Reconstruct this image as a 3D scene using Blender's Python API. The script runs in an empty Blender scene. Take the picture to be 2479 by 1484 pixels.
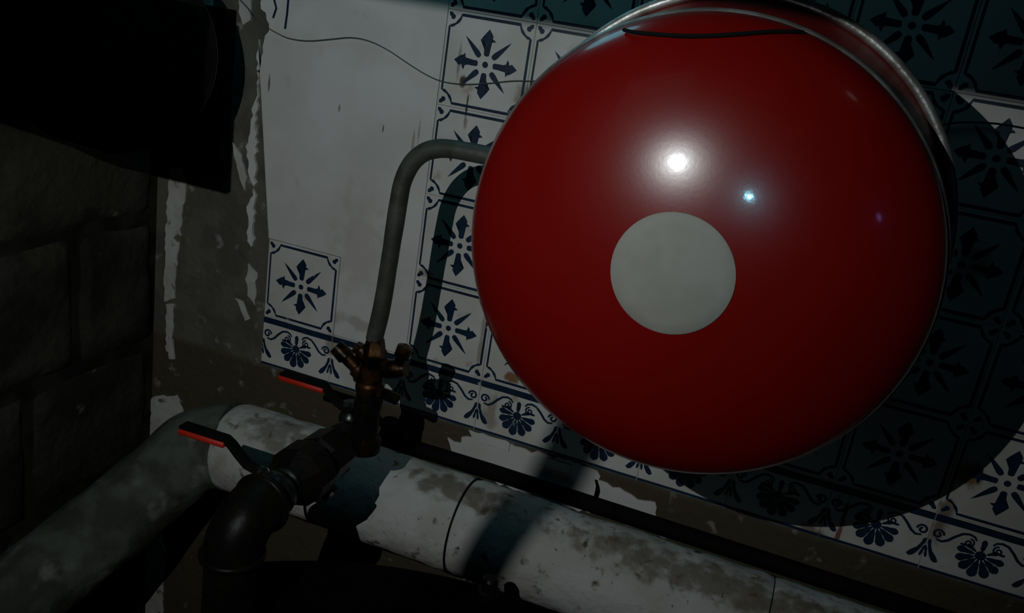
import bpy, bmesh, math, random
from mathutils import Vector, Matrix, noise

sc = bpy.context.scene
COL = sc.collection
W, H = 2479, 1484
F_PX = 2134.95

# ------------------------------------------------------------------ camera
cam_d = bpy.data.cameras.new('camera'); cam = bpy.data.objects.new('camera', cam_d)
COL.objects.link(cam); sc.camera = cam
CP = Vector((0.605125, -1.356402, 0.611944))
CR = Matrix(((0.92719514, -0.24542924, 0.28297289),
             (0.34228461, 0.24827672, -0.90620082),
             (0.15215259, 0.93708226, 0.31420762)))
cam.matrix_world = Matrix.Translation(CP) @ CR.to_4x4()
cam_d.sensor_fit = 'HORIZONTAL'; cam_d.sensor_width = 36.0
cam_d.lens = 36.0 * F_PX / W
cam_d.clip_start = 0.01; cam_d.clip_end = 50

# ------------------------------------------------------------------ world, lights, exposure
wd = bpy.data.worlds.new('world'); sc.world = wd; wd.use_nodes = True
wd.node_tree.nodes['Background'].inputs[0].default_value = (0.25, 0.6, 0.7, 1)
wd.node_tree.nodes['Background'].inputs[1].default_value = 0.0008
sc.view_settings.view_transform = 'Standard'
sc.view_settings.look = 'None'
sc.view_settings.gamma = 1.0
sc.view_settings.exposure = 0.0
sc.view_settings.use_curve_mapping = False

def point(name, loc, power, col, rad):
    l = bpy.data.lights.new(name, 'POINT'); l.energy = power; l.color = col; l.shadow_soft_size = rad
    o = bpy.data.objects.new(name, l); o.location = loc; COL.objects.link(o); return o
LAMP = Vector((0.28, -1.53, 0.760))
ll = bpy.data.lights.new('lamp_light', 'SPOT'); ll.energy = 18.5; ll.color = (0.93, 0.985, 0.99); ll.shadow_soft_size = 0.0015
ll.spot_size = math.radians(98); ll.spot_blend = 1.0
lo = bpy.data.objects.new('lamp_light', ll); lo.location = LAMP; COL.objects.link(lo)      # lamp, left of and above the camera
lo.rotation_euler = (Vector((-0.04, 0.0, 0.30)) - LAMP).to_track_quat('-Z', 'Y').to_euler()
cl = bpy.data.lights.new('second_lamp_light', 'SPOT'); cl.energy = 1.5; cl.color = (0.32, 0.80, 1.0); cl.shadow_soft_size = 0.008
cl.spot_size = math.radians(24); cl.spot_blend = 0.9
co = bpy.data.objects.new('second_lamp_light', cl); co.location = (0.675, -1.50, 0.655); COL.objects.link(co)   # small cold torch beside the camera
co.rotation_euler = (Vector((0.54, -.60, 0.47)) - co.location).to_track_quat('-Z', 'Y').to_euler()
point('far_lamp_light', (1.42, -1.20, 0.72), 0.05, (0.35, 0.30, 1.0), 0.01)
point('high_teal_light', (-0.05, -0.24, 1.08), 1.0, (0.20, 0.80, 1.0), 0.12)  # unseen teal source, added to light the top of the wall
point('high_lamp_light', (1.05, -0.75, 1.25), 0.02, (0.75, 1.0, 0.95), 0.03)
al = bpy.data.lights.new('teal_fill_light', 'AREA'); al.energy = 0.05; al.color = (0.30, 0.85, 0.95); al.size = 0.5  # weak teal front fill, added; the ceiling has no opening
ao = bpy.data.objects.new('teal_fill_light', al); COL.objects.link(ao)
ao.location = (0.0, -1.35, 1.15)
ao.rotation_euler = (Vector((-0.25, 0.0, 0.60)) - ao.location).to_track_quat('-Z', 'Y').to_euler()

# ------------------------------------------------------------------ helpers
def at(px, py, d):
    """world point seen at photo pixel (px,py) at distance d in front of the tiled wall"""
    v = CR @ Vector(((px - W / 2) / F_PX, -(py - H / 2) / F_PX, -1.0))
    t = (-d - CP.y) / v.y
    return CP + v * t

def origin_of(o):
    p = Vector((0, 0, 0))
    while o is not None:
        p += Vector(o.location); o = o.parent
    return p

def mk(name, verts, faces, mats, parent=None, smooth=False, fmat=None, loc=None):
    """ONE mesh object; verts are world coordinates"""
    base = origin_of(parent)
    l = Vector(loc) if loc is not None else Vector((0, 0, 0))
    me = bpy.data.meshes.new(name)
    off = base + (l - base if loc is not None else Vector((0, 0, 0)))
    me.from_pydata([tuple(Vector(v) - off) for v in verts], [], faces)
    for m in (mats if isinstance(mats, (list, tuple)) else [mats]):
        me.materials.append(m)
    if fmat:
        me.polygons.foreach_set('material_index', fmat)
    if smooth:
        me.polygons.foreach_set('use_smooth', [True] * len(me.polygons))
    me.update()
    o = bpy.data.objects.new(name, me); COL.objects.link(o)
    o.parent = parent
    if loc is not None: o.location = l - base
    return o

def sharp(o, ang=35):
    bm = bmesh.new(); bm.from_mesh(o.data)
    bmesh.ops.recalc_face_normals(bm, faces=bm.faces)
    for e in bm.edges:
        if len(e.link_faces) == 2 and e.calc_face_angle(0) > math.radians(ang): e.smooth = False
    for f in bm.faces: f.smooth = True
    bm.to_mesh(o.data); bm.free(); return o

def thing(name, label, cat, loc=(0, 0, 0), group=None):
    o = bpy.data.objects.new(name, None); o.empty_display_size = 0.02
    COL.objects.link(o); o.location = loc
    o['label'] = label; o['category'] = cat
    if group: o['group'] = group
    return o

def tag(o, label=None, cat=None, group=None, kind=None):
    if label: o['label'] = label
    if cat: o['category'] = cat
    if group: o['group'] = group
    if kind: o['kind'] = kind
    return o

def frame(t):
    t = t.normalized()
    a = Vector((0, 0, 1)) if abs(t.z) < 0.9 else Vector((1, 0, 0))
    u = t.cross(a).normalized(); return u, t.cross(u).normalized()

def tube_g(pts, rad, seg=20, cap=True, V=None, Fc=None, lump=0.0, seed=0):
    """tube along points (parallel transported); rad number or list"""
    V = [] if V is None else V; Fc = [] if Fc is None else Fc
    pts = [Vector(p) for p in pts]; n = len(pts)
    rad = rad if isinstance(rad, (list, tuple)) else [rad] * n
    b = len(V); u = None
    for i, p in enumerate(pts):
        t = (pts[min(i + 1, n - 1)] - pts[max(i - 1, 0)]).normalized()
        if u is None: u, w = frame(t)
        else:
            u = (u - t * u.dot(t)).normalized(); w = t.cross(u).normalized()
        for k in range(seg):
            a = 2 * math.pi * k / seg
            r = rad[i]
            d = u * math.cos(a) + w * math.sin(a)
            if lump: r += lump * (noise.noise((p + d * r) * 14 + Vector((seed, 0, 0))) + .5 * noise.noise((p + d * r) * 45))
            V.append(p + d * r)
    for i in range(n - 1):
        for k in range(seg):
            k2 = (k + 1) % seg
            Fc.append((b + i * seg + k, b + i * seg + k2, b + (i + 1) * seg + k2, b + (i + 1) * seg + k))
    if cap:
        Fc.append(tuple(b + k for k in range(seg))[::-1])
        Fc.append(tuple(b + (n - 1) * seg + k for k in range(seg)))
    return V, Fc

def tube(name, pts, rad, m, parent=None, seg=20, lump=0.0, seed=0, ang=35):
    V, Fc = tube_g(pts, rad, seg, lump=lump, seed=seed)
    return sharp(mk(name, V, Fc, m, parent), ang)

def lathe(name, o, axis, prof, m, parent=None, seg=32, ang=35):
    """prof: list of (distance along axis, radius), closed with caps"""
    o = Vector(o); axis = Vector(axis).normalized(); u, w = frame(axis)
    V, Fc = [], []
    for (s, r) in prof:
        for k in range(seg):
            a = 2 * math.pi * k / seg
            V.append(o + axis * s + (u * math.cos(a) + w * math.sin(a)) * max(r, 1e-5))
    for i in range(len(prof) - 1):
        for k in range(seg):
            k2 = (k + 1) % seg
            Fc.append((i * seg + k, i * seg + k2, (i + 1) * seg + k2, (i + 1) * seg + k))
    Fc.append(tuple(range(seg))[::-1]); Fc.append(tuple((len(prof) - 1) * seg + k for k in range(seg)))
    return sharp(mk(name, V, Fc, m, parent), ang)

def torus(name, o, axis, R, r, m, parent=None, seg=96, rs=12):
    o = Vector(o); axis = Vector(axis).normalized(); u, w = frame(axis); V, Fc = [], []
    for i in range(seg):
        a = 2 * math.pi * i / seg; d = u * math.cos(a) + w * math.sin(a)
        for k in range(rs):
            b = 2 * math.pi * k / rs
            V.append(o + d * (R + r * math.cos(b)) + axis * (r * math.sin(b)))
    for i in range(seg):
        for k in range(rs):
            i2, k2 = (i + 1) % seg, (k + 1) % rs
            Fc.append((i * rs + k, i * rs + k2, i2 * rs + k2, i2 * rs + k))
    return mk(name, V, Fc, m, parent, smooth=True)

def box(name, lo, hi, m, parent=None, bevel=0.0, loc=None):
    x0, y0, z0 = lo; x1, y1, z1 = hi
    V = [(x, y, z) for x in (x0, x1) for y in (y0, y1) for z in (z0, z1)]
    Fc = [(0, 1, 3, 2), (4, 6, 7, 5), (0, 4, 5, 1), (2, 3, 7, 6), (0, 2, 6, 4), (1, 5, 7, 3)]
    o = mk(name, V, Fc, m, parent, loc=loc)
    if bevel:
        bm = bmesh.new(); bm.from_mesh(o.data)
        bmesh.ops.bevel(bm, geom=list(bm.edges), offset=bevel, segments=2, affect='EDGES', profile=0.7)
        bm.to_mesh(o.data); bm.free(); sharp(o, 50)
    return o

def slab(name, poly, y0, y1, m, parent=None):
    """polygon in the wall plane [(x,z)] with thickness from y0 (front) to y1 (back)"""
    bm = bmesh.new()
    off = origin_of(parent)
    vs = [bm.verts.new(Vector((x, y0, z)) - off) for x, z in poly]
    f = bm.faces.new(vs)
    r = bmesh.ops.extrude_face_region(bm, geom=[f])
    for v in r['geom']:
        if isinstance(v, bmesh.types.BMVert): v.co.y = y1 - off.y
    bmesh.ops.triangulate(bm, faces=[q for q in bm.faces if len(q.verts) > 4])
    bmesh.ops.recalc_face_normals(bm, faces=bm.faces)
    me = bpy.data.meshes.new(name); bm.to_mesh(me); bm.free(); me.materials.append(m)
    o = bpy.data.objects.new(name, me); COL.objects.link(o); o.parent = parent; return o

def rag(poly, amp=0.004, step=0.012, seed=1):
    """roughen a polygon outline"""
    rnd = random.Random(seed); out = []
    for i in range(len(poly)):
        a, b = Vector(poly[i]), Vector(poly[(i + 1) % len(poly)]); n = max(1, int((b - a).length / step))
        t = (b - a).normalized(); nn = Vector((-t.y, t.x))
        for k in range(n):
            p = a + (b - a) * k / n + nn * rnd.uniform(-amp, amp)
            out.append((p.x, p.y))
    return out

# ------------------------------------------------------------------ materials
def mat(name, c1, c2=None, rough=0.6, metal=0.0, scale=8.0, lo=0.4, hi=0.6, detail=6, bump=0.0, bscale=60.0, bdist=0.002,
        coat=0.0, coat_r=0.1, spots=(), c3=None, scale3=60., lo3=.6, hi3=.7, spec=0.5, zsplit=None, extra=()):
    m = bpy.data.materials.new(name); m.use_nodes = True
    nt = m.node_tree; N, L = nt.nodes, nt.links; bs = N['Principled BSDF']
    geo = N.new('ShaderNodeNewGeometry'); P = geo.outputs['Position']
    def noise_f(s, det=detail, dist=0.0):
        n = N.new('ShaderNodeTexNoise'); n.inputs['Scale'].default_value = s; n.inputs['Detail'].default_value = det
        n.inputs['Distortion'].default_value = dist
        L.new(P, n.inputs['Vector']); return n.outputs['Fac']
    def rng(v, a, b, o0=0.0, o1=1.0):
        r = N.new('ShaderNodeMapRange'); r.interpolation_type = 'SMOOTHSTEP'
        r.inputs[1].default_value = a; r.inputs[2].default_value = b; r.inputs[3].default_value = o0; r.inputs[4].default_value = o1
        L.new(v, r.inputs[0]); return r.outputs[0]
    def mix(f, a, b):
        x = N.new('ShaderNodeMix'); x.data_type = 'RGBA'
        if isinstance(f, float): x.inputs[0].default_value = f
        else: L.new(f, x.inputs[0])
        for s, v in ((x.inputs[6], a), (x.inputs[7], b)):
            if isinstance(v, tuple): s.default_value = (*v, 1)
            else: L.new(v, s)
        return x.outputs[2]
    col = c1
    if c2: col = mix(rng(noise_f(scale), lo, hi), c1, c2)
    if zsplit:       # a different render coat below height z
        z, cz, wid = zsplit
        sx = N.new('ShaderNodeSeparateXYZ'); L.new(P, sx.inputs[0])
        col = mix(rng(sx.outputs[2], z - wid, z + wid, 1.0, 0.0), col, cz)
    if c3: col = mix(rng(noise_f(scale3, 8), lo3, hi3), col, c3)
    for (s_, lo_, hi_, c_) in extra: col = mix(rng(noise_f(s_, 8, .6), lo_, hi_), col, c_)
    if spots:
        wob = noise_f(45, 6)
        for (cx, cy_, cz_, rx, ry, rz, c_, st) in spots:
            s = N.new('ShaderNodeVectorMath'); s.operation = 'SUBTRACT'; L.new(P, s.inputs[0]); s.inputs[1].default_value = (cx, cy_, cz_)
            q = N.new('ShaderNodeVectorMath'); q.operation = 'DIVIDE'; L.new(s.outputs[0], q.inputs[0]); q.inputs[1].default_value = (rx, ry, rz)
            ln = N.new('ShaderNodeVectorMath'); ln.operation = 'LENGTH'; L.new(q.outputs[0], ln.inputs[0])
            ad = N.new('ShaderNodeMath'); ad.operation = 'MULTIPLY_ADD'; L.new(wob, ad.inputs[0]); ad.inputs[1].default_value = 2.4
            L.new(ln.outputs['Value'], ad.inputs[2])
            f = rng(ad.outputs[0], 1.7, 2.5, st, 0.0)
            col = mix(f, col, c_)
    if isinstance(col, tuple): bs.inputs['Base Color'].default_value = (*col, 1)
    else: L.new(col, bs.inputs['Base Color'])
    bs.inputs['Roughness'].default_value = rough; bs.inputs['Metallic'].default_value = metal
    bs.inputs['Specular IOR Level'].default_value = spec
    if coat:
        bs.inputs['Coat Weight'].default_value = coat; bs.inputs['Coat Roughness'].default_value = coat_r
    if bump:
        b = N.new('ShaderNodeBump'); b.inputs['Strength'].default_value = bump; b.inputs['Distance'].default_value = bdist
        L.new(noise_f(bscale, 5), b.inputs['Height']); L.new(b.outputs[0], bs.inputs['Normal'])
        if coat: L.new(b.outputs[0], bs.inputs['Coat Normal'])
    return m

BROWN = (0.16, 0.08, 0.03); DKBR = (0.06, 0.03, 0.015)
def sp(px, py, rx, rz, c, st=0.9, d=0.005, ry=0.02):
    p = at(px, py, d); return (p.x, p.y, p.z, rx, ry, rz, c, st)
tile_spots = [sp(1122, 198, .006, .010, DKBR, .95), sp(1112, 150, .003, .03, DKBR, .5), sp(1132, 250, .0020, .032, DKBR, .95), sp(1127, 300, .004, .012, BROWN, .6),
              sp(1272, 230, .02, .02, BROWN, .55), sp(1236, 914, .016, .010, (0.25, 0.11, 0.03), .9),
              sp(2345, 1150, .018, .02, (0.22, 0.10, 0.02), .9), sp(2040, 1260, .004, .05, (0.20, 0.05, 0.02), .9),
              sp(1968, 1300, .022, .02, BROWN, .8), sp(2285, 1250, .010, .05, BROWN, .7), sp(1075, 930, .01, .012, BROWN, .6),
              sp(1190, 1000, .014, .03, BROWN, .5), sp(1030, 660, .012, .007, (0.30, 0.14, 0.05), .6), sp(1165, 830, .004, .06, BROWN, .5),
              sp(2350, 640, .02, .03, BROWN, .5), sp(800, 830, .012, .02, BROWN, .5), sp(870, 860, .02, .012, BROWN, .5)]
TILE = mat('tile_glaze', (0.70, 0.685, 0.65), (0.62, 0.60, 0.55), rough=0.38, scale=9, c3=(0.42, 0.34, 0.24), scale3=26, lo3=.62, hi3=.80,
           bump=.10, bscale=30, spots=tile_spots)
PRINT = mat('blue_print', (0.005, 0.020, 0.048), (0.008, 0.028, 0.06), rough=0.4, scale=50, c3=(0.40, 0.42, 0.42), scale3=38, lo3=.66, hi3=.76)
WHITE = mat('white_wall_paint', (0.72, 0.70, 0.68), (0.64, 0.62, 0.59), rough=0.55, scale=6, bump=.25, bscale=24, c3=(0.45, 0.38, 0.30), scale3=17, lo3=.63, hi3=.85,
            spots=[sp(928, 312, .0022, .008, DKBR, .9), sp(645, 585, .012, .022, (0.20, .07, .03), .85), sp(652, 205, .0025, .018, DKBR, .8),
                   sp(822, 262, .002, .007, BROWN, .7), sp(860, 780, .06, .012, BROWN, .35), sp(690, 620, .02, .014, (0.35, .15, .08), .5),
                   sp(1000, 350, .002, .03, BROWN, .5), sp(1015, 320, .002, .02, BROWN, .5), sp(870, 590, .05, .09, (0.5, 0.42, 0.33), .35),
                   sp(948, 490, .005, .006, DKBR, .8), sp(720, 880, .004, .02, DKBR, .6)])
RENDER = mat('bare_render', (0.135, 0.13, 0.10), (0.10, 0.095, 0.078), rough=0.95, scale=14, bump=.8, bscale=70, bdist=.004,
             c3=(0.30, 0.29, 0.26), scale3=30, lo3=.60, hi3=.74, zsplit=(-0.105, (0.082, 0.066, 0.040), .01), spec=.1)
WASH = mat('whitewash', (0.56, 0.55, 0.52), (0.48, 0.46, 0.42), rough=0.9, scale=18, bump=.7, bscale=60, bdist=.003, c3=(0.16, 0.13, 0.09), scale3=34, lo3=.58, hi3=.68, spec=.2)
STONE = mat('dark_stone', (0.046, 0.042, 0.032), (0.020, 0.019, 0.014), rough=0.9, scale=7, bump=1.0, bscale=38, bdist=.006,
            c3=(0.13, 0.13, 0.10), scale3=22, lo3=.66, hi3=.76, spec=.15)  # very dark tone on all the blocks, with sparse paler flecks
MORTAR = mat('dark_mortar', (0.012, 0.011, 0.009), (0.03, 0.027, 0.02), rough=0.95, scale=15, spec=.1)
LAG = mat('plastered_lagging', (0.56, 0.555, 0.53), (0.47, 0.46, 0.42), rough=0.9, scale=10, bump=.9, bscale=30, bdist=.006,
          c3=(0.10, 0.075, 0.045), scale3=32, lo3=.60, hi3=.72, spec=.2,
          extra=[(5.0, .56, .74, (0.20, 0.155, 0.10)), (110., .66, .74, (0.06, .05, .04))],
          spots=[sp(1120, 1190, .10, .022, (0.10, .07, .045), .75, d=.12, ry=.03), sp(1400, 1260, .07, .022, (0.16, .10, .06), .8, d=.14, ry=.04),
                 sp(1560, 1310, .10, .018, (0.10, .06, .035), .85, d=.14, ry=.04), sp(1830, 1400, .12, .02, (0.14, .09, .06), .8, d=.14, ry=.04),
                 sp(1750, 1420, .30, .025, (0.13, .095, .06), .75, d=.15, ry=.05), sp(2100, 1470, .30, .05, (0.14, .11, .075), .75, d=.15, ry=.05), sp(700, 1060, .10, .025, (0.12, .10, .07), .7, d=.12, ry=.05)])
LAGSH = mat('shaded_lagging', (0.105, 0.115, 0.095), (0.055, 0.058, 0.045), rough=0.9, scale=14, bump=.9, bscale=30, bdist=.006,
           c3=(0.20, 0.205, 0.18), scale3=18, lo3=.58, hi3=.78, spec=.2)  # darker copy of the lagging; the shade on the bend is in this colour
RED = mat('red_enamel', (0.19, 0.0035, 0.0018), (0.175, 0.003, 0.0016), rough=0.27, scale=3, bump=.05, bscale=240, bdist=.0006, coat=0.6, coat_r=0.085,
          spots=[(0.395, -0.53, 0.605, .007, .03, .007, (.40, .22, .17), .6)])
REDB = mat('red_enamel_band', (0.19, 0.004, 0.002), rough=0.4, bump=.1, bscale=120)
GALV = mat('crimped_steel', (0.50, 0.52, 0.50), (0.30, 0.30, 0.27), rough=0.42, metal=0.75, scale=40, bump=.5, bscale=160, bdist=.001)
DISC = mat('pale_disc', (0.285, 0.275, 0.24), (0.26, 0.25, 0.215), rough=0.62, scale=30, bump=.10, bscale=120, bdist=.001)
DARKST = mat('black_iron', (0.004, 0.004, 0.0035), (0.008, 0.006, 0.0045), rough=0.40, metal=0.0, scale=30, bump=.3, bscale=90, spec=.11)
GREYP = mat('grey_painted_pipe', (0.060, 0.066, 0.056), (0.040, 0.044, 0.034), rough=0.5, scale=30, bump=.3, bscale=90, c3=(0.10, .05, .025), scale3=40, lo3=.66, hi3=.72)
BRASS = mat('tarnished_brass', (0.10, 0.045, 0.016), (0.008, 0.006, 0.004), rough=0.34, metal=0.8, scale=55, lo=.38, hi=.58, bump=.3, bscale=90)
STEEL = mat('dull_steel', (0.05, 0.06, 0.058), (0.015, 0.018, 0.018), rough=0.32, metal=0.8, scale=60)
REDG = mat('red_lever_sleeve', (0.50, 0.022, 0.008), rough=0.5)
FLUE = mat('black_flue_iron', (0.003, 0.003, 0.003), (0.006, 0.005, 0.004), rough=0.8, scale=20, bump=.3, spec=.08)
BOIL = mat('black_boiler_paint', (0.002, 0.002, 0.002), (0.003, 0.003, 0.003), rough=0.85, scale=20, spec=.03)
WIREM = mat('grey_green_wire', (0.085, 0.085, 0.07), rough=0.6)
SHADLN = mat('shadow_line_black', (0.006, 0.006, 0.006), rough=0.8, spec=.1)  # black for the tubes that imitate wire shadows
WOOD = mat('dark_timber', (0.05, 0.035, 0.02), (0.03, 0.02, 0.012), rough=0.8, scale=12)
FLOORM = mat('concrete_floor', (0.05, 0.047, 0.04), (0.035, 0.033, 0.03), rough=0.9, scale=6)

# ------------------------------------------------------------------ the room shell
wall = box('wall_back', (-0.60, 0.0, -1.2), (1.75, 0.12, 1.35), RENDER); tag(wall, kind='structure')
floor = box('floor', (-0.9, -2.2, -1.26), (1.75, 0.12, -1.2), FLOORM); tag(floor, kind='structure')
ceil = box('ceiling', (-0.9, -2.2, 1.35), (1.75, 0.12, 1.41), FLOORM); tag(ceil, kind='structure')
wleft = box('wall_left', (-0.72, -1.9, -1.2), (-0.560, 0.0, 1.35), MORTAR); tag(wleft, kind='structure')

# rough stone blocks of the left wall, each its own piece
def stone(y0, y1, z0, z1, seed):
    rnd = random.Random(seed); nu, nv = 14, 11; V, Fc = [], []
    pro = rnd.uniform(0.006, 0.011)
    for i in range(nu + 1):
        for j in range(nv + 1):
            u, v = i / nu, j / nv
            y = y0 + (y1 - y0) * u; z = z0 + (z1 - z0) * v
            e = min(u * (y1 - y0), (1 - u) * (y1 - y0), v * (z1 - z0), (1 - v) * (z1 - z0)) / 0.022
            e = min(1.0, abs(e))
            h = math.sqrt(max(0.0, 1 - (1 - e) ** 2))
            q = Vector((seed * 3.1, y * 9, z * 9))
            x = -0.566 + (pro + 0.008) * h + 0.007 * noise.noise(q) + 0.004 * noise.noise(q * 3.3) * h
            V.append((min(x, -0.547), y + 0.006 * noise.noise(q * 1.3 + Vector((9, 0, 0))), z + 0.006 * noise.noise(q * 1.4 + Vector((0, 7, 0)))))
    for i in range(nu):
        for j in range(nv):
            a = i * (nv + 1) + j
            Fc.append((a, a + 1, a + nv + 2, a + nv + 1))
    o = mk('stone_block', V, Fc, STONE, wleft, smooth=True)
    bm = bmesh.new(); bm.from_mesh(o.data); bmesh.ops.recalc_face_normals(bm, faces=bm.faces)
    if sum(f.normal.x for f in bm.faces) < 0:
        bmesh.ops.reverse_faces(bm, faces=bm.faces)
    bm.to_mesh(o.data); bm.free()
    return o
rz = [-1.18, -0.90, -0.64, -0.385, -0.125, 0.135, 0.40, 0.665, 0.93]
sd = 1
for r_ in range(len(rz) - 1):
    y = -0.012; k = 0; rnd = random.Random(50 + r_)
    while y > -1.3:
        ln = [0.23, 0.37, 0.30, 0.42][(r_ * 3 + k) % 4] if k else [0.30, 0.19, 0.36][r_ % 3]
        stone(y - ln + 0.008, y - 0.004, rz[r_] + 0.005, rz[r_ + 1] - 0.005, sd); sd += 1
        y -= ln; k += 1

# ------------------------------------------------------------------ printed tiles
T = 0.15
def ribbon(V, Fc, pts, w, closed=False):
    """flat strip in tile plane; pts (x,z), w width or list"""
    n = len(pts); b = len(V); w = w if isinstance(w, list) else [w] * n
    for i in range(n):
        p = Vector(pts[i]); a = Vector(pts[(i - 1) % n] if (closed or i) else pts[i]); c = Vector(pts[(i + 1) % n] if (closed or i < n - 1) else pts[i])
        t = (c - a).normalized(); nn = Vector((-t.y, t.x)) * w[i] / 2
        V.append((p + nn)[:]); V.append((p - nn)[:])
    for i in range(n if closed else n - 1):
        j = (i + 1) % n
        Fc.append((b + 2 * i, b + 2 * j, b + 2 * j + 1, b + 2 * i + 1))
def blob(V, Fc, pts):
    b = len(V); V.extend(pts); Fc.append(tuple(range(b, b + len(pts))))
def drop(V, Fc, o, ang, l, w, r0=0.0, tip=0.35):
    """petal from o outward at ang; widest near the outer end"""
    o = Vector(o); d = Vector((math.cos(ang), math.sin(ang))); n = Vector((-d.y, d.x)); P = []
    prof = [(0, .12), (.25, tip), (.5, .72), (.72, 1), (.88, .85), (1, .25)]
    for s, q in prof: P.append((o + d * (r0 + l * s) + n * w / 2 * q)[:])
    for s, q in prof[::-1]: P.append((o + d * (r0 + l * s) - n * w / 2 * q)[:])
    blob(V, Fc, P)

def tile_mesh(name, w, h, V2, F2, seed=0):
    """glazed tile: slab with an eased front edge plus its flat printed pattern, one mesh; V2 in units of T around the tile's centre"""
    g = 0.00025; b = 0.0007; th = 0.0062
    V, Fc, fm = [], [], []
    for (yy, ins) in ((0.0, 0.0), (-th + b, 0.0), (-th, b)):
        for (sx, sz) in ((-1, -1), (1, -1), (1, 1), (-1, 1)):
            V.append((sx * (w / 2 - g - ins), yy, sz * (h / 2 - g - ins)))
    for l in range(2):
        for k in range(4):
            k2 = (k + 1) % 4
            Fc.append((l * 4 + k, l * 4 + k2, (l + 1) * 4 + k2, (l + 1) * 4 + k)); fm.append(0)
    Fc.append((8, 9, 10, 11)); fm.append(0)
    bm = bmesh.new()
    vs = [bm.verts.new((x * T, -th - 0.00025, z * T)) for x, z in V2]
    for f in F2:
        try:
            q = bm.faces.new([vs[i] for i in f])
        except ValueError: pass
    bmesh.ops.triangulate(bm, faces=bm.faces)
    for f in bm.faces:
        if f.normal.y > 0: f.normal_flip()
    bm.verts.index_update()
    base = len(V); V += [tuple(v.co) for v in bm.verts]
    for f in bm.faces:
        Fc.append(tuple(base + v.index for v in f.verts)); fm.append(1)
    bm.free()
    me = bpy.data.meshes.new(name); me.from_pydata(V, [], Fc)
    me.materials.append(TILE); me.materials.append(PRINT)
    me.polygons.foreach_set('material_index', fm); me.update()
    return me

def star_tile():
    V, Fc = [], []
    ins, r = 0.040, 0.175; P = []
    c = math.sqrt(r * r - ins * ins); a0 = math.asin(ins / r)
    for (sx, sz) in ((1, 1), (-1, 1), (-1, -1), (1, -1)):
        arc = []
        for k in range(9):
            a = a0 + (math.pi / 2 - 2 * a0) * k / 8
            arc.append((sx * (0.5 - r * math.cos(a)), sz * (0.5 - r * math.sin(a))))
        if sx * sz > 0: arc = arc[::-1]
        # order around the tile
        P.append(arc)
    out = []
    for k, arc in enumerate(P): out += arc
    # verify ordering is continuous: flip arcs where the join is longer
    seq = list(P[0])
    for arc in P[1:]:
        a, b = Vector(seq[-1]), None
        if (Vector(arc[0]) - a).length > (Vector(arc[-1]) - a).length: arc = arc[::-1]
        if len(seq) == 9 and min((Vector(x) - Vector(seq[0])).length for x in (arc[0], arc[-1])) < min((Vector(x) - Vector(seq[-1])).length for x in (arc[0], arc[-1])):
            seq = seq[::-1]
            if (Vector(arc[0]) - Vector(seq[-1])).length > (Vector(arc[-1]) - Vector(seq[-1])).length: arc = arc[::-1]
        seq += arc
    wl = [0.027 + 0.006 * math.sin(i * 1.7) for i in range(len(seq))]
    ribbon(V, Fc, seq, wl, closed=True)
    for (sx, sz) in ((1, 1), (-1, 1), (-1, -1), (1, -1)):
        drop(V, Fc, (sx * 0.492, sz * 0.492), math.atan2(-sz, -sx), 0.090, 0.056, r0=.024, tip=.8)
    blob(V, Fc, [(0.034 * math.cos(k * math.pi / 5), 0.034 * math.sin(k * math.pi / 5)) for k in range(10)])
    half = [(.086, .016), (.10, .03), (.15, .031), (.20, .030), (.232, .040), (.243, .088), (.262, .066), (.272, .034), (.298, .050), (.325, .030), (.362, .0)]
    spk = [(.10, .014), (.115, .028), (.15, .032), (.22, .024), (.30, .014), (.372, .0)]
    for q in range(8):
        a = q * math.pi / 4; d = Vector((math.cos(a), math.sin(a))); n = Vector((-d.y, d.x))
        pr_ = half if q % 2 == 0 else spk
        L1 = [(d * s + n * w_)[:] for s, w_ in pr_]; L2 = [(d * s - n * w_)[:] for s, w_ in pr_[:-1]][::-1]
        blob(V, Fc, L1 + L2)
    return tile_mesh('tile', T, T, V, Fc)

def spiral(c, r0, r1, a0, turns, n=22):
    return [(c[0] + (r0 + (r1 - r0) * k / n) * math.cos(a0 + turns * 2 * math.pi * k / n),
             c[1] + (r0 + (r1 - r0) * k / n) * math.sin(a0 + turns * 2 * math.pi * k / n)) for k in range(n + 1)]

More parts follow.
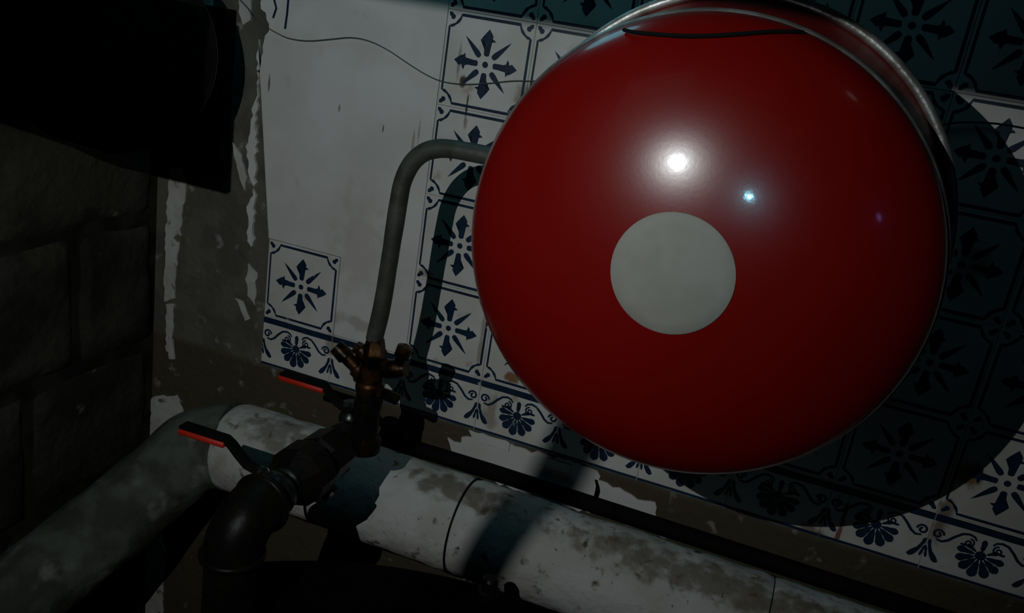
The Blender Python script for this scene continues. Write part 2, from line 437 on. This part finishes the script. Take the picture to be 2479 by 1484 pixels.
def border_mesh():
    V, Fc = [], []; hh = 0.333
    ribbon(V, Fc, [(-.495, hh - .052), (-.2, hh - .050), (.2, hh - .054), (.495, hh - .052)], .078)
    ribbon(V, Fc, [(-.495, -hh + .024), (-.1, -hh + .026), (.3, -hh + .024), (.495, -hh + .025)], .034)
    cx, cz = 0.0, 0.005
    blob(V, Fc, [(cx + .052 * math.cos(k * math.pi / 6), cz + .052 * math.sin(k * math.pi / 6)) for k in range(12)])
    for a, l, w in ((-186, .175, .075), (-157, .18, .088), (-128, .19, .098), (-97, .205, .102), (-65, .20, .10), (-35, .185, .092), (-6, .175, .078), (-212, .12, .05), (30, .12, .05)):
        drop(V, Fc, (cx, cz), math.radians(a), l, w, r0=.050, tip=.55)
    drop(V, Fc, (cx, cz), math.radians(90), .14, .055, r0=.04, tip=.8)
    for s in (-1, 1):
        # inner scroll, crest over the palmette, down to the outer scroll by the joint
        inn = spiral((s * .135, .105), .012, .052, math.radians(200 if s > 0 else -20), -s * 1.3, 16)
        crest = [(s * .075, .150), (s * .10, .185), (s * .15, .200), (s * .21, .185), (s * .27, .130), (s * .325, .065), (s * .375, .035), (s * .43, .045)]
        ribbon(V, Fc, crest, [.018, .024, .027, .027, .029, .029, .027, .020])
        ribbon(V, Fc, inn, .020)
        ribbon(V, Fc, spiral((s * .425, .105), .014, .056, math.radians(90), s * 1.25, 16), .024)
        drop(V, Fc, (s * .10, .075), math.radians(0 if s > 0 else 180), .11, .030, tip=.9)
        # half of the three-leaf spray at the joint
        L1 = [(s * .492, .03), (s * .462, .015), (s * .452, -.04), (s * .425, -.10), (s * .375, -.150), (s * .345, -.20), (s * .375, -.222), (s * .41, -.205), (s * .44, -.16), (s * .465, -.10), (s * .480, -.05), (s * .492, -.03)]
        blob(V, Fc, L1)
        drop(V, Fc, (s * .495, -.05), math.radians(-100 if s > 0 else -80), .14, .030, tip=.9)
    return tile_mesh('border_tile', T, T * .667, V, Fc)

tm, bmh = star_tile(), border_mesh()
def put(me, name, x, z):
    o = bpy.data.objects.new(name, me); COL.objects.link(o); o.parent = wall; o.location = (x, random.uniform(-.0006, 0.0), z); return o
random.seed(4)
for j in range(7):
    for i in range(11):
        put(tm, 'tile', (i + .5) * T, (j + .5) * T)
put(tm, 'tile', -1.5 * T, .5 * T)
for i in range(-2, 11):
    put(bmh, 'border_tile', (i + .5) * T, -.333 * T)

# white painted field, with a ragged broken left edge
L_ = [(634, -60), (640, 20), (658, 60), (641, 100), (640, 140), (627, 175), (630, 215), (622, 242), (612, 290), (607, 320), (600, 354), (604, 400), (614, 438), (617, 471), (602, 500), (606, 534), (600, 560), (602, 585), (617, 598)]
pl = [(at(a, b, 0).x, at(a, b, 0).z) for a, b in L_]
poly = [(-.36, 1.05)] + rag(pl, .0035, .008, 3)[:-12] + [(-.3015, .1515), (-.1485, .1515), (-.1485, .0015), (-.0008, .0015), (-.0008, 1.05)]
slab('painted_panel', poly, -.0058, 0.0, WHITE, wall)
for pts_ in ([(655, -20), (664, 0), (669, 20), (661, 44)], [(702, -20), (698, 0), (695, 34), (690, 70)]):
    Vr, Fr = [], []
    ribbon(Vr, Fr, [(at(a, b, .006).x, at(a, b, .006).z) for a, b in pts_], .0042)
    mk('print_remnant', [(x, -.0061, z) for x, z in Vr], Fr, PRINT, wall)
def patch(pxs, seed, amp=.004, th=.003, m=None):
    p = [(at(a, b, 0).x, at(a, b, 0).z) for a, b in pxs]
    return slab('whitewash_patch', rag(p, amp, .009, seed), -th, 0.0, m or WASH, wall)
patch([(414, 405), (440, 405), (455, 440), (446, 500), (436, 580), (430, 650), (424, 720), (400, 730), (402, 600), (408, 480)], 11, .0025)
patch([(404, 735), (424, 735), (420, 800), (412, 850), (404, 850)], 12, .002)
patch([(370, 960), (430, 955), (452, 1010), (440, 1060), (360, 1070)], 13, .003)
patch([(340, 1290), (380, 1270), (400, 1330), (395, 1484), (330, 1540)], 15, .003)
patch([(405, 815), (420, 820), (425, 868), (412, 868)], 16, .0015, .004)
patch([(565, 345), (585, 375), (600, 430), (594, 462), (580, 420)], 17, .0015, .004)
patch([(582, -10), (612, -10), (608, 50), (590, 62), (582, 30)], 18, .002, .004)
patch([(455, -8), (520, -8), (515, 18), (470, 14)], 19, .002, .004)
patch([(600, 640), (622, 660), (616, 740), (598, 700)], 20, .004, .002)
patch([(570, 720), (590, 730), (606, 770), (596, 776)], 21, .002, .002)
patch([(1085, 1062), (1115, 1068), (1130, 1052), (1180, 1058), (1260, 1085), (1330, 1100), (1450, 1140), (1450, 1245), (1330, 1215), (1200, 1165), (1120, 1128), (1095, 1090)], 22, .0035, .0035, WHITE)
patch([(1440, 1162), (1500, 1180), (1545, 1205), (1590, 1215), (1596, 1275), (1500, 1248), (1440, 1225)], 23, .0035, .0035, WHITE)
patch([(1622, 1282), (1650, 1275), (1655, 1290), (1630, 1293)], 24, .002, .003, WHITE)
# paint smeared over the lower edge of two border tiles
for k, q in enumerate(([(1135, 1040), (1180, 1052), (1235, 1072), (1232, 1090), (1150, 1068)], [(1262, 1100), (1330, 1110), (1380, 1128), (1375, 1146), (1290, 1120)])):
    p = [(at(a, b, .006).x, at(a, b, .006).z) for a, b in q]
    slab('whitewash_patch', rag(p, .002, .008, 30 + k), -.0074, -.0060, WHITE, wall)

# ------------------------------------------------------------------ expansion vessel
VX, VZ, VR = 0.512, 0.419, 0.2215
ves = thing('expansion_vessel', 'large round glossy red expansion vessel with a blank pale disc on its domed front', 'vessel', (VX, -0.33, VZ))
DA, DB, HD = 0.528, 0.444, 0.085
HP = 0.55
CA = Vector((VX, -DA, VZ)); CB = Vector((0.518, -DB, 0.441))
def rings(name, specs, m, seg=128):
    """specs: (centre, radius) rings around the y axis"""
    V, Fc = [], []
    for c, r in specs:
        for k in range(seg):
            a = 2 * math.pi * k / seg
            V.append((c.x + r * math.cos(a), c.y, c.z + r * math.sin(a)))
    for i in range(len(specs) - 1):
        for k in range(seg):
            k2 = (k + 1) % seg; Fc.append((i * seg + k, i * seg + k2, (i + 1) * seg + k2, (i + 1) * seg + k))
    Fc.append(tuple(range(seg))); Fc.append(tuple((len(specs) - 1) * seg + k for k in range(seg)))
    return sharp(mk(name, V, Fc, m, ves), 40)
dome = [(CA, VR)]
for k in range(1, 40):
    q = 1 - math.cos(math.pi / 2 * (1 - k / 40)); q = math.sin(math.pi / 2 * (1 - k / 40))
    dome.append((CA + Vector((0, -HD * (1 - q * q) ** HP, 0)), VR * q))
dome.append((CA + Vector((0, -HD, 0)), 0.0005))
rings('front_dome', dome, RED)
rings('body_band', [(CB.lerp(CA, t), VR - 0.004 - .004 * math.sin(math.pi * t)) for t in (0, .1, .3, .5, .7, .9, 1)], REDB)
back = [(CB, VR)]
for k in range(1, 16):
    a = math.pi / 2 * k / 16
    back.append((CB + Vector((0, .115 * math.sin(a), 0)), VR * math.cos(a)))
rings('back_shell', back, REDB)
torus('crimp_ring', CA + Vector((0, .0060, 0)), (0, 1, 0), VR - .0020, .0052, GALV, ves, 128)
torus('crimp_ring', CB + Vector((0, 0, 0)), (0, 1, 0), VR + .0005, .0052, GALV, ves, 128)
# blank disc stuck on the dome: follows its curve, 1.5 mm thick
rd = 0.0543; dc = Vector((VX - .0015, 0, VZ + .0005))
def dome_y(x, z):
    q = ((x - VX) ** 2 + (z - VZ) ** 2) / VR ** 2
    return -DA - HD * max(0.0, 1 - q) ** HP
V, Fc = [], []; NS = 72
for lay in ((0.0008, 1.0), (-0.0011, 1.0), (-0.0016, .985), (-0.0016, .8), (-0.0016, .5), (-0.0016, .2)):
    for k in range(NS):
        a = 2 * math.pi * k / NS; x = dc.x + rd * lay[1] * math.cos(a); z = dc.z + rd * lay[1] * math.sin(a)
        V.append((x, dome_y(x, z) + lay[0], z))
for i in range(5):
    for k in range(NS):
        k2 = (k + 1) % NS; Fc.append((i * NS + k, i * NS + k2, (i + 1) * NS + k2, (i + 1) * NS + k))
Fc.append(tuple(5 * NS + k for k in range(NS)))
sharp(mk('disc_sticker', V, Fc, DISC, ves), 40)['label'] = 'blank pale grey-beige disc'
lathe('neck', (0.518, -.345, 0.441), (0, 1, 0), [(0, .03), (.02, .03), (.022, .02), (.10, .02), (.102, .027), (.125, .027)], DARKST, ves)
V, Fc = tube_g([(0.518, -.23, 0.441), (0.518, -.02, 0.441)], .014, 12)
tube_g([(0.518, -.02, 0.441), (0.518, -.006, 0.441)], .045, 24, V=V, Fc=Fc)
sharp(mk('wall_bracket', V, Fc, DARKST, ves))

# ------------------------------------------------------------------ riser of pipe and brass fittings in front of the wall
DP = 0.28
def smooth(pts, n=8):
    """Catmull-Rom"""
    P = [Vector(p) for p in pts]; P = [P[0] * 2 - P[1]] + P + [P[-1] * 2 - P[-2]]; out = []
    for i in range(1, len(P) - 2):
        for k in range(n):
            t = k / n; a, b, c, d = P[i - 1:i + 3]
            out.append(.5 * ((2 * b) + (c - a) * t + (2 * a - 5 * b + 4 * c - d) * t * t + (3 * b - a - 3 * c + d) * t ** 3))
    out.append(P[-2]); return out
rp = [(906, 822), (925, 740), (940, 650), (954, 560), (965, 490), (975, 440), (995, 398), (1025, 370), (1060, 360), (1095, 361), (1135, 368), (1180, 377)]
rpts = [at(a, b, DP) for a, b in rp]; zend = rpts[-1]
path = smooth(rpts) + [Vector((0.30, -DP, 0.437)), Vector((0.49, -DP, 0.441))]
lp = thing('connecting_pipe', 'thin grey pipe bent over at its top into the left side of the red vessel', 'pipe', tuple(at(906, 822, DP)))
tube('pipe', path, 0.0125, GREYP, lp, 20, lump=.0006)

A0 = at(893, 960, DP)                        # axis of the fat vertical run
ax = A0.x
zt = at(915, 838, DP).z; zb = at(868, 1085, DP).z
riser = thing('riser_fitting', 'black iron riser with tarnished brass tee and side taps below the grey pipe', 'pipe fitting', (ax, -DP, zb))
tl = at(908, 834, DP)
lathe('flare_nut', (tl.x, -DP, tl.z - .030), (0, 0, 1), [(0, .0195), (.012, .0205), (.020, .019), (.024, .016), (.040, .0125)], BRASS, riser, 6, 30)
lathe('tee_body', (ax, -DP, zt - .075), (0, 0, 1), [(0, .019), (.006, .0215), (.014, .0215), (.018, .0185), (.034, .0195), (.046, .018), (.050, .0195)], BRASS, riser, 28)
lathe('vertical_pipe', (ax, -DP, zb), (0, 0, 1), [(0, .025), (.02, .026), (.026, .0195), (.07, .0195), (.072, .021), (.082, .021), (.084, .019), (zt - .075 - zb + .002, .019)], DARKST, riser, 28)
# right side branch and its turned-up tap
b0 = at(905, 893, DP); b1 = at(968, 893, DP)
lathe('side_branch', b0, b1 - b0, [(0, .0125), ((b1 - b0).length * .45, .0125), ((b1 - b0).length * .5, .0145), ((b1 - b0).length, .0145), ((b1 - b0).length + .010, .011)], BRASS, riser, 20)
k0, k1 = at(962, 890, DP), at(982, 838, DP)
V, Fc = tube_g([k0, k0.lerp(k1, .5), k0.lerp(k1, .52), k0.lerp(k1, .95), k1], [.008, .008, .0115, .0115, .008], 16)
sharp(mk('tap_knob', V, Fc, BRASS, riser), 30)
# left side lever, pointing up to the left
k0, k1 = at(880, 905, DP), at(812, 838, DP + .01)
V, Fc = tube_g([k0, k0.lerp(k1, .25), k0.lerp(k1, .27), k0.lerp(k1, .60), k0.lerp(k1, .63), k1], [.015, .0145, .0105, .0105, .0135, .0115], 14)
sharp(mk('side_lever', V, Fc, BRASS, riser), 30)
k0, k1 = at(862, 838, DP), at(905, 872, DP)
V, Fc = tube_g([k0, k0.lerp(k1, .3), k0.lerp(k1, .32), k1], [.009, .011, .015, .015], 14)
sharp(mk('drain_cock', V, Fc, BRASS, riser), 30)
# small bent spout below the tee on the right
V, Fc = tube_g(smooth([at(900, 948, DP), at(935, 955, DP - .02), at(962, 968, DP - .03)]), .009, 12)
sharp(mk('spout', V, Fc, DARKST, riser), 30)

# run towards the camera: elbow, union, ball valve, elbow
AX = at(852, 1054, DP)
def onax(d): return Vector((AX.x, -d, AX.z))
un = thing('pipe_union', 'dark hexagonal pipe union jutting from the black riser towards the viewer', 'pipe fitting', tuple(onax(.34)))
lathe('elbow_socket', onax(.288), (0, -1, 0), [(0, .020), (.004, .028), (.022, .029), (.028, .0255), (.044, .0255)], DARKST, un, 28)
lathe('union_collar', onax(.330), (0, -1, 0), [(0, .026), (.003, .036), (.045, .037), (.052, .030), (.062, .030)], DARKST, un, 8, 25)
lathe('union_nut', onax(.388), (0, -1, 0), [(0, .030), (.005, .040), (.010, .043), (.042, .043), (.050, .036), (.062, .026)], DARKST, un, 12, 20)
k = onax(.385)
V, Fc = tube_g([k + Vector((0, 0, -.02)), k + Vector((.034, 0, -.040))], .013, 12)
sharp(mk('drain_plug', V, Fc, DARKST, un), 30)

def ball_valve(label, c, axis, r, length, stem, bar_px, grip_px, d, group):
    v = thing('ball_valve', label, 'valve', tuple(c), group)
    axis = Vector(axis).normalized()
    lathe('valve_body', c - axis * length / 2, axis, [(0, r * .85), (length * .2, r * .9), (length * .24, r * .72), (length * .34, r), (length * .5, r * 1.12), (length * .66, r), (length * .76, r * .72), (length * .80, r * .9), (length, r * .85)], STEEL, v, 24)
    s0 = c + Vector((0, 0, r * .6)); s1 = at(*stem, d)
    V, Fc = tube_g([s0, s0.lerp(s1, .8), s0.lerp(s1, .82), s1], [.006, .006, .0085, .0085], 12)
    sharp(mk('stem', V, Fc, STEEL, v), 30)
    def flat(name, pts, hw, th, m, par):
        """flat bar along points; wide in y, thin in the x-z plane"""
        V, Fc = [], []; n = len(pts)
        for i, p in enumerate(pts):
            t = (pts[min(i + 1, n - 1)] - pts[max(i - 1, 0)]).normalized()
            nn = Vector((-t.z, 0, t.x)).normalized() * th / 2; y = Vector((0, hw, 0))
            V += [p + nn + y, p + nn - y, p - nn - y, p - nn + y]
        for i in range(n - 1):
            for k in range(4):
                k2 = (k + 1) % 4; Fc.append((i * 4 + k, i * 4 + k2, i * 4 + 4 + k2, i * 4 + 4 + k))
        Fc += [(0, 1, 2, 3), tuple(4 * (n - 1) + k for k in (3, 2, 1, 0))]
        o = mk(name, V, Fc, m, par)
        bm = bmesh.new(); bm.from_mesh(o.data); bmesh.ops.recalc_face_normals(bm, faces=bm.faces)
        bmesh.ops.bevel(bm, geom=[e for e in bm.edges], offset=th * .18, segments=1, affect='EDGES')
        bm.to_mesh(o.data); bm.free(); return sharp(o, 50)
    bar = [at(a, b, d) for a, b in bar_px]
    lev = flat('lever', bar, .009, .0055, FLUE, v)
    grip = flat('grip', [at(a, b, d) for a, b in grip_px], .0115, .0080, REDG, lev)
    grip['label'] = 'red sleeve on the lever'
    return v
g = 'red-handled ball valves on the iron pipework'
ball_valve('ball valve with red-sleeved lever in front of the big lagged pipe, nearer the viewer', onax(.480), (0, -1, 0), .028, .075,
           (630, 1142), [(640, 1150), (618, 1135), (600, 1125), (578, 1098), (562, 1076), (548, 1062), (443, 1028)], [(553, 1072), (442, 1038)], .455, g)
vb = at(848, 1015, DP - .02)
ball_valve('ball valve with red-sleeved lever pointing left over the brown wall strip below the border tiles', vb, (0, 0, 1), .017, .055,
           (843, 985), [(855, 992), (835, 988), (818, 975), (800, 955), (786, 933), (684, 901)], [(790, 942), (682, 909)], DP, g)

# elbow turning down in front
el = thing('elbow_pipe', 'fat dark iron elbow and pipe dropping from the nearer ball valve to the boiler top', 'pipe', tuple(onax(.56)))
e0 = onax(.496); R_ = .046
arc = [e0 + Vector((0, -.012, 0))]
for k in range(1, 11):
    a = math.pi / 2 * k / 10
    arc.append(e0 + Vector((-.004 * a, -.012 - R_ * math.sin(a), -R_ * (1 - math.cos(a)))))
rE = .037
tube('elbow', arc, rE, DARKST, el, 28)
torus('elbow_bead', arc[0], (0, 1, 0), rE - .001, .005, DARKST, el, 48)
tail = arc[-1]
torus('elbow_bead', tail + Vector((0, 0, -.004)), (0, 0, 1), rE, .0045, DARKST, el, 48)
tube('down_pipe', [tail, tail + Vector((0, 0, -.02)), Vector((tail.x, tail.y, -.198))], rE - .003, DARKST, el, 28)

# ------------------------------------------------------------------ black pipe along the wall, big lagged pipe
p0 = at(925, 1068, .028); zz = -.157
bp = tube('steel_pipe', [Vector((-.01, -.028, zz - .004)), Vector((.2, -.028, zz)), Vector((.45, -.028, zz)), Vector((.95, -.028, zz)), Vector((1.7, -.028, zz))], .0140, FLUE, None, 16)
tag(bp, 'long thin black iron pipe running along the wall just above the big lagged pipe', 'pipe')
PY, PZ, PR = -.100, -.232, .083
lag = thing('lagged_pipe', 'thick pipe in cracked dirty white plaster lagging running low along the wall', 'pipe', (0.5, PY, PZ))
def run(x0, x1, seed, m=LAG, n=None):
    n = n or max(6, int(abs(x1 - x0) / .012))
    pts = [Vector((x0 + (x1 - x0) * k / n, PY, PZ)) for k in range(n + 1)]
    rad = [PR - .0035 * (1 if k in (0, n) else 0) for k in range(n + 1)]
    return tube('lagging_section', pts, rad, m, lag, 56, lump=.0028, seed=seed, ang=60)
run(0.192, 0.70, 1); run(0.702, 1.70, 2); run(-0.075, 0.190, 3)
run(-.285, -.077, 4)
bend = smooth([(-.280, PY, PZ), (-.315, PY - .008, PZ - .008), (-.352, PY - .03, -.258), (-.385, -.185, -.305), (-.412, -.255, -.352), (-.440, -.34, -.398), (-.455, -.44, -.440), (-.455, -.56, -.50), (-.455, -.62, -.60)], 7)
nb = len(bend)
tube('lagged_bend', bend, [PR - .001 - .008 * min(1, i / 20) for i in range(nb)], LAGSH, lag, 56, lump=.0035, seed=6, ang=60)['label'] = 'lagged bend with its shade put into a darker colour'
for (x, w_) in ((0.191, .0) , (-.076, .0)):
    torus('joint_wire', (x, PY, PZ), (1, 0, 0), PR - .0005, .0016, DARKST, lag, 64, 8)

# ------------------------------------------------------------------ flue and plate for the wall shadow, top left
fb = box('wall_shadow_plate', (-.548, -.030, .248), (-.400, -.0005, .540), FLUE, None, .003)  # black plate laid where the wall only lies in shadow
tag(fb, 'flat black plate standing in for the square shadow on the wall beside the flue drum', 'plate')
fl = thing('flue_drum', 'black round flue drum at the top left corner in front of the stone wall', 'flue', (-.42, -.2, .45))
dN = .275; c1 = at(255, 112, dN)
face = (CP - c1).normalized(); face = (face + Vector((-.06, -.10, 0))).normalized()
rN = (at(490, 112, dN) - c1).dot(CR.col[0]) * .96
lathe('flue_neck', c1 - face * .15, face, [(0, .078), (.04, .078), (.042, .086), (.055, .086), (.057, .078), (.09, .082)], FLUE, fl, 48)
lathe('drum', c1 - face * .075, face, [(0, .07), (.012, rN * .80), (.020, rN * .94), (.062, rN * .97), (.064, rN * 1.0), (.073, rN * 1.0), (.075, rN * .985)], FLUE, fl, 96, 30)
lathe('end_cap', c1 - face * .004, face, [(0, rN * .96), (.006, rN * .955), (.012, rN * .90), (.013, rN * .3), (.016, rN * .28)], FLUE, fl, 96, 30)
torus('rim_bead', c1 - face * .030, face, rN * .985, .0030, STEEL, fl, 96)

# ------------------------------------------------------------------ boiler under the camera
bl = thing('boiler', 'big black cylindrical boiler whose round top edge fills the bottom of the view', 'boiler', (.353, -.862, -1.2))
BR = .600; bc = (.353, -.862, -1.2)
XL = -.022                                                     # flat left flank
def plan(rr, z):
    a0 = math.acos(max(-1, (XL + (BR - rr) - bc[0]) / rr)); out = []
    for k in range(97):
        a = -a0 + 2 * a0 * k / 96
        out.append(Vector((bc[0] + rr * math.cos(a), bc[1] + rr * math.sin(a), z)))
    return out
V, Fc = [], []
prof = [(BR, -1.2), (BR, -.230), (BR - .002, -.216), (BR - .008, -.206), (BR - .020, -.200)]
for rr, z in prof: V += plan(rr, z)
for i in range(len(prof) - 1):
    for k in range(97):
        k2 = (k + 1) % 97; Fc.append((i * 97 + k, i * 97 + k2, (i + 1) * 97 + k2, (i + 1) * 97 + k))
Fc.append(tuple(range(97))[::-1]); Fc.append(tuple((len(prof) - 1) * 97 + k for k in range(97)))
sharp(mk('jacket', V, Fc, BOIL, bl), 35)
tube('rim', [p for p in plan(BR, -.228)], .003, FLUE, bl, 8)
kn = at(1185, 1420, .30)
lathe('thermowell', (kn.x, kn.y, -.201), (0, 0, 1), [(0, .016), (.012, .017), (.014, .012), (.030, .012), (.034, .009)], DARKST, bl, 20)
tube('shadow_rod', [(.19, -1.38, -.202), (.2592, -1.42, .60), (.2850, -1.42, .705)], .0034, DARKST, bl, 12)  # unseen rod, added to cast the shadow band below the vessel

hp = thing('shadow_plate', 'black sheet plate added left of the view to cast a shadow, hung on a rod from the ceiling', 'plate', (-.09, -.951, .61))  # unseen plate, added to shadow the flue and the wall behind it
box('sheet', (-.21, -.955, .5536), (.024, -.948, .667), FLUE, hp, .001)
lathe('hanger_rod', (-.18, -.951, .66), (0, 0, 1), [(0, .004), (.69, .004)], DARKST, hp, 10)
# unseen plate added before the lamp to cut its light off the top tiles
sh = thing('cutoff_plate', 'flat black plate added out of view to cut off the upper light of the lamp', 'light blocker', (.30, -1.333, .77))
box('cutoff_sheet', (-.02, -1.336, .7394), (.62, -1.330, .810), FLUE, sh, .001)
lathe('hanger_rod', (.30, -1.333, .80), (0, 0, 1), [(0, .004), (.55, .004)], DARKST, sh, 10)

# ------------------------------------------------------------------ wires, and wire shadows laid as thin tubes
wp = [(560, -20), (598, 18), (612, 40), (640, 62), (670, 80), (700, 93), (745, 99), (800, 95), (850, 91), (895, 100), (940, 122), (985, 152), (1030, 180), (1070, 197), (1120, 204), (1180, 202), (1240, 196), (1300, 196), (1345, 188)]
wpts = smooth([at(a, b, .011) for a, b in wp], 4)
tag(tube('wall_wire', wpts, .0010, WIREM, None, 8), 'thin wavy grey-green wire lying against the white painted wall', 'wire')
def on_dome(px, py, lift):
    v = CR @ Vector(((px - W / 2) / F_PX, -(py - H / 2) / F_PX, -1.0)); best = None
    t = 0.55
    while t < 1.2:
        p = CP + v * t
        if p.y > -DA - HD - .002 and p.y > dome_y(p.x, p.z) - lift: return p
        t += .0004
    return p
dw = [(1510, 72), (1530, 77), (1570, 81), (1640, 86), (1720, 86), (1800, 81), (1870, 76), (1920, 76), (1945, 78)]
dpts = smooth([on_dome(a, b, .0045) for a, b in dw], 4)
tag(tube('dome_shadow_line', dpts, .0017, SHADLN, None, 8), 'thin black line standing in for a wire shadow across the top of the red dome', 'wire')  # shadow of a wire on the dome, built as a thin black tube
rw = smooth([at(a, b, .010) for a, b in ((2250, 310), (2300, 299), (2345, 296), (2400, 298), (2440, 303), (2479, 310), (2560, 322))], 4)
tag(tube('tile_shadow_line', rw, .0012, SHADLN, None, 8), 'thin dark line standing in for a wire shadow on the patterned tiles right of the red vessel', 'wire')  # shadow of a wire on the tiles, built as a thin black tube
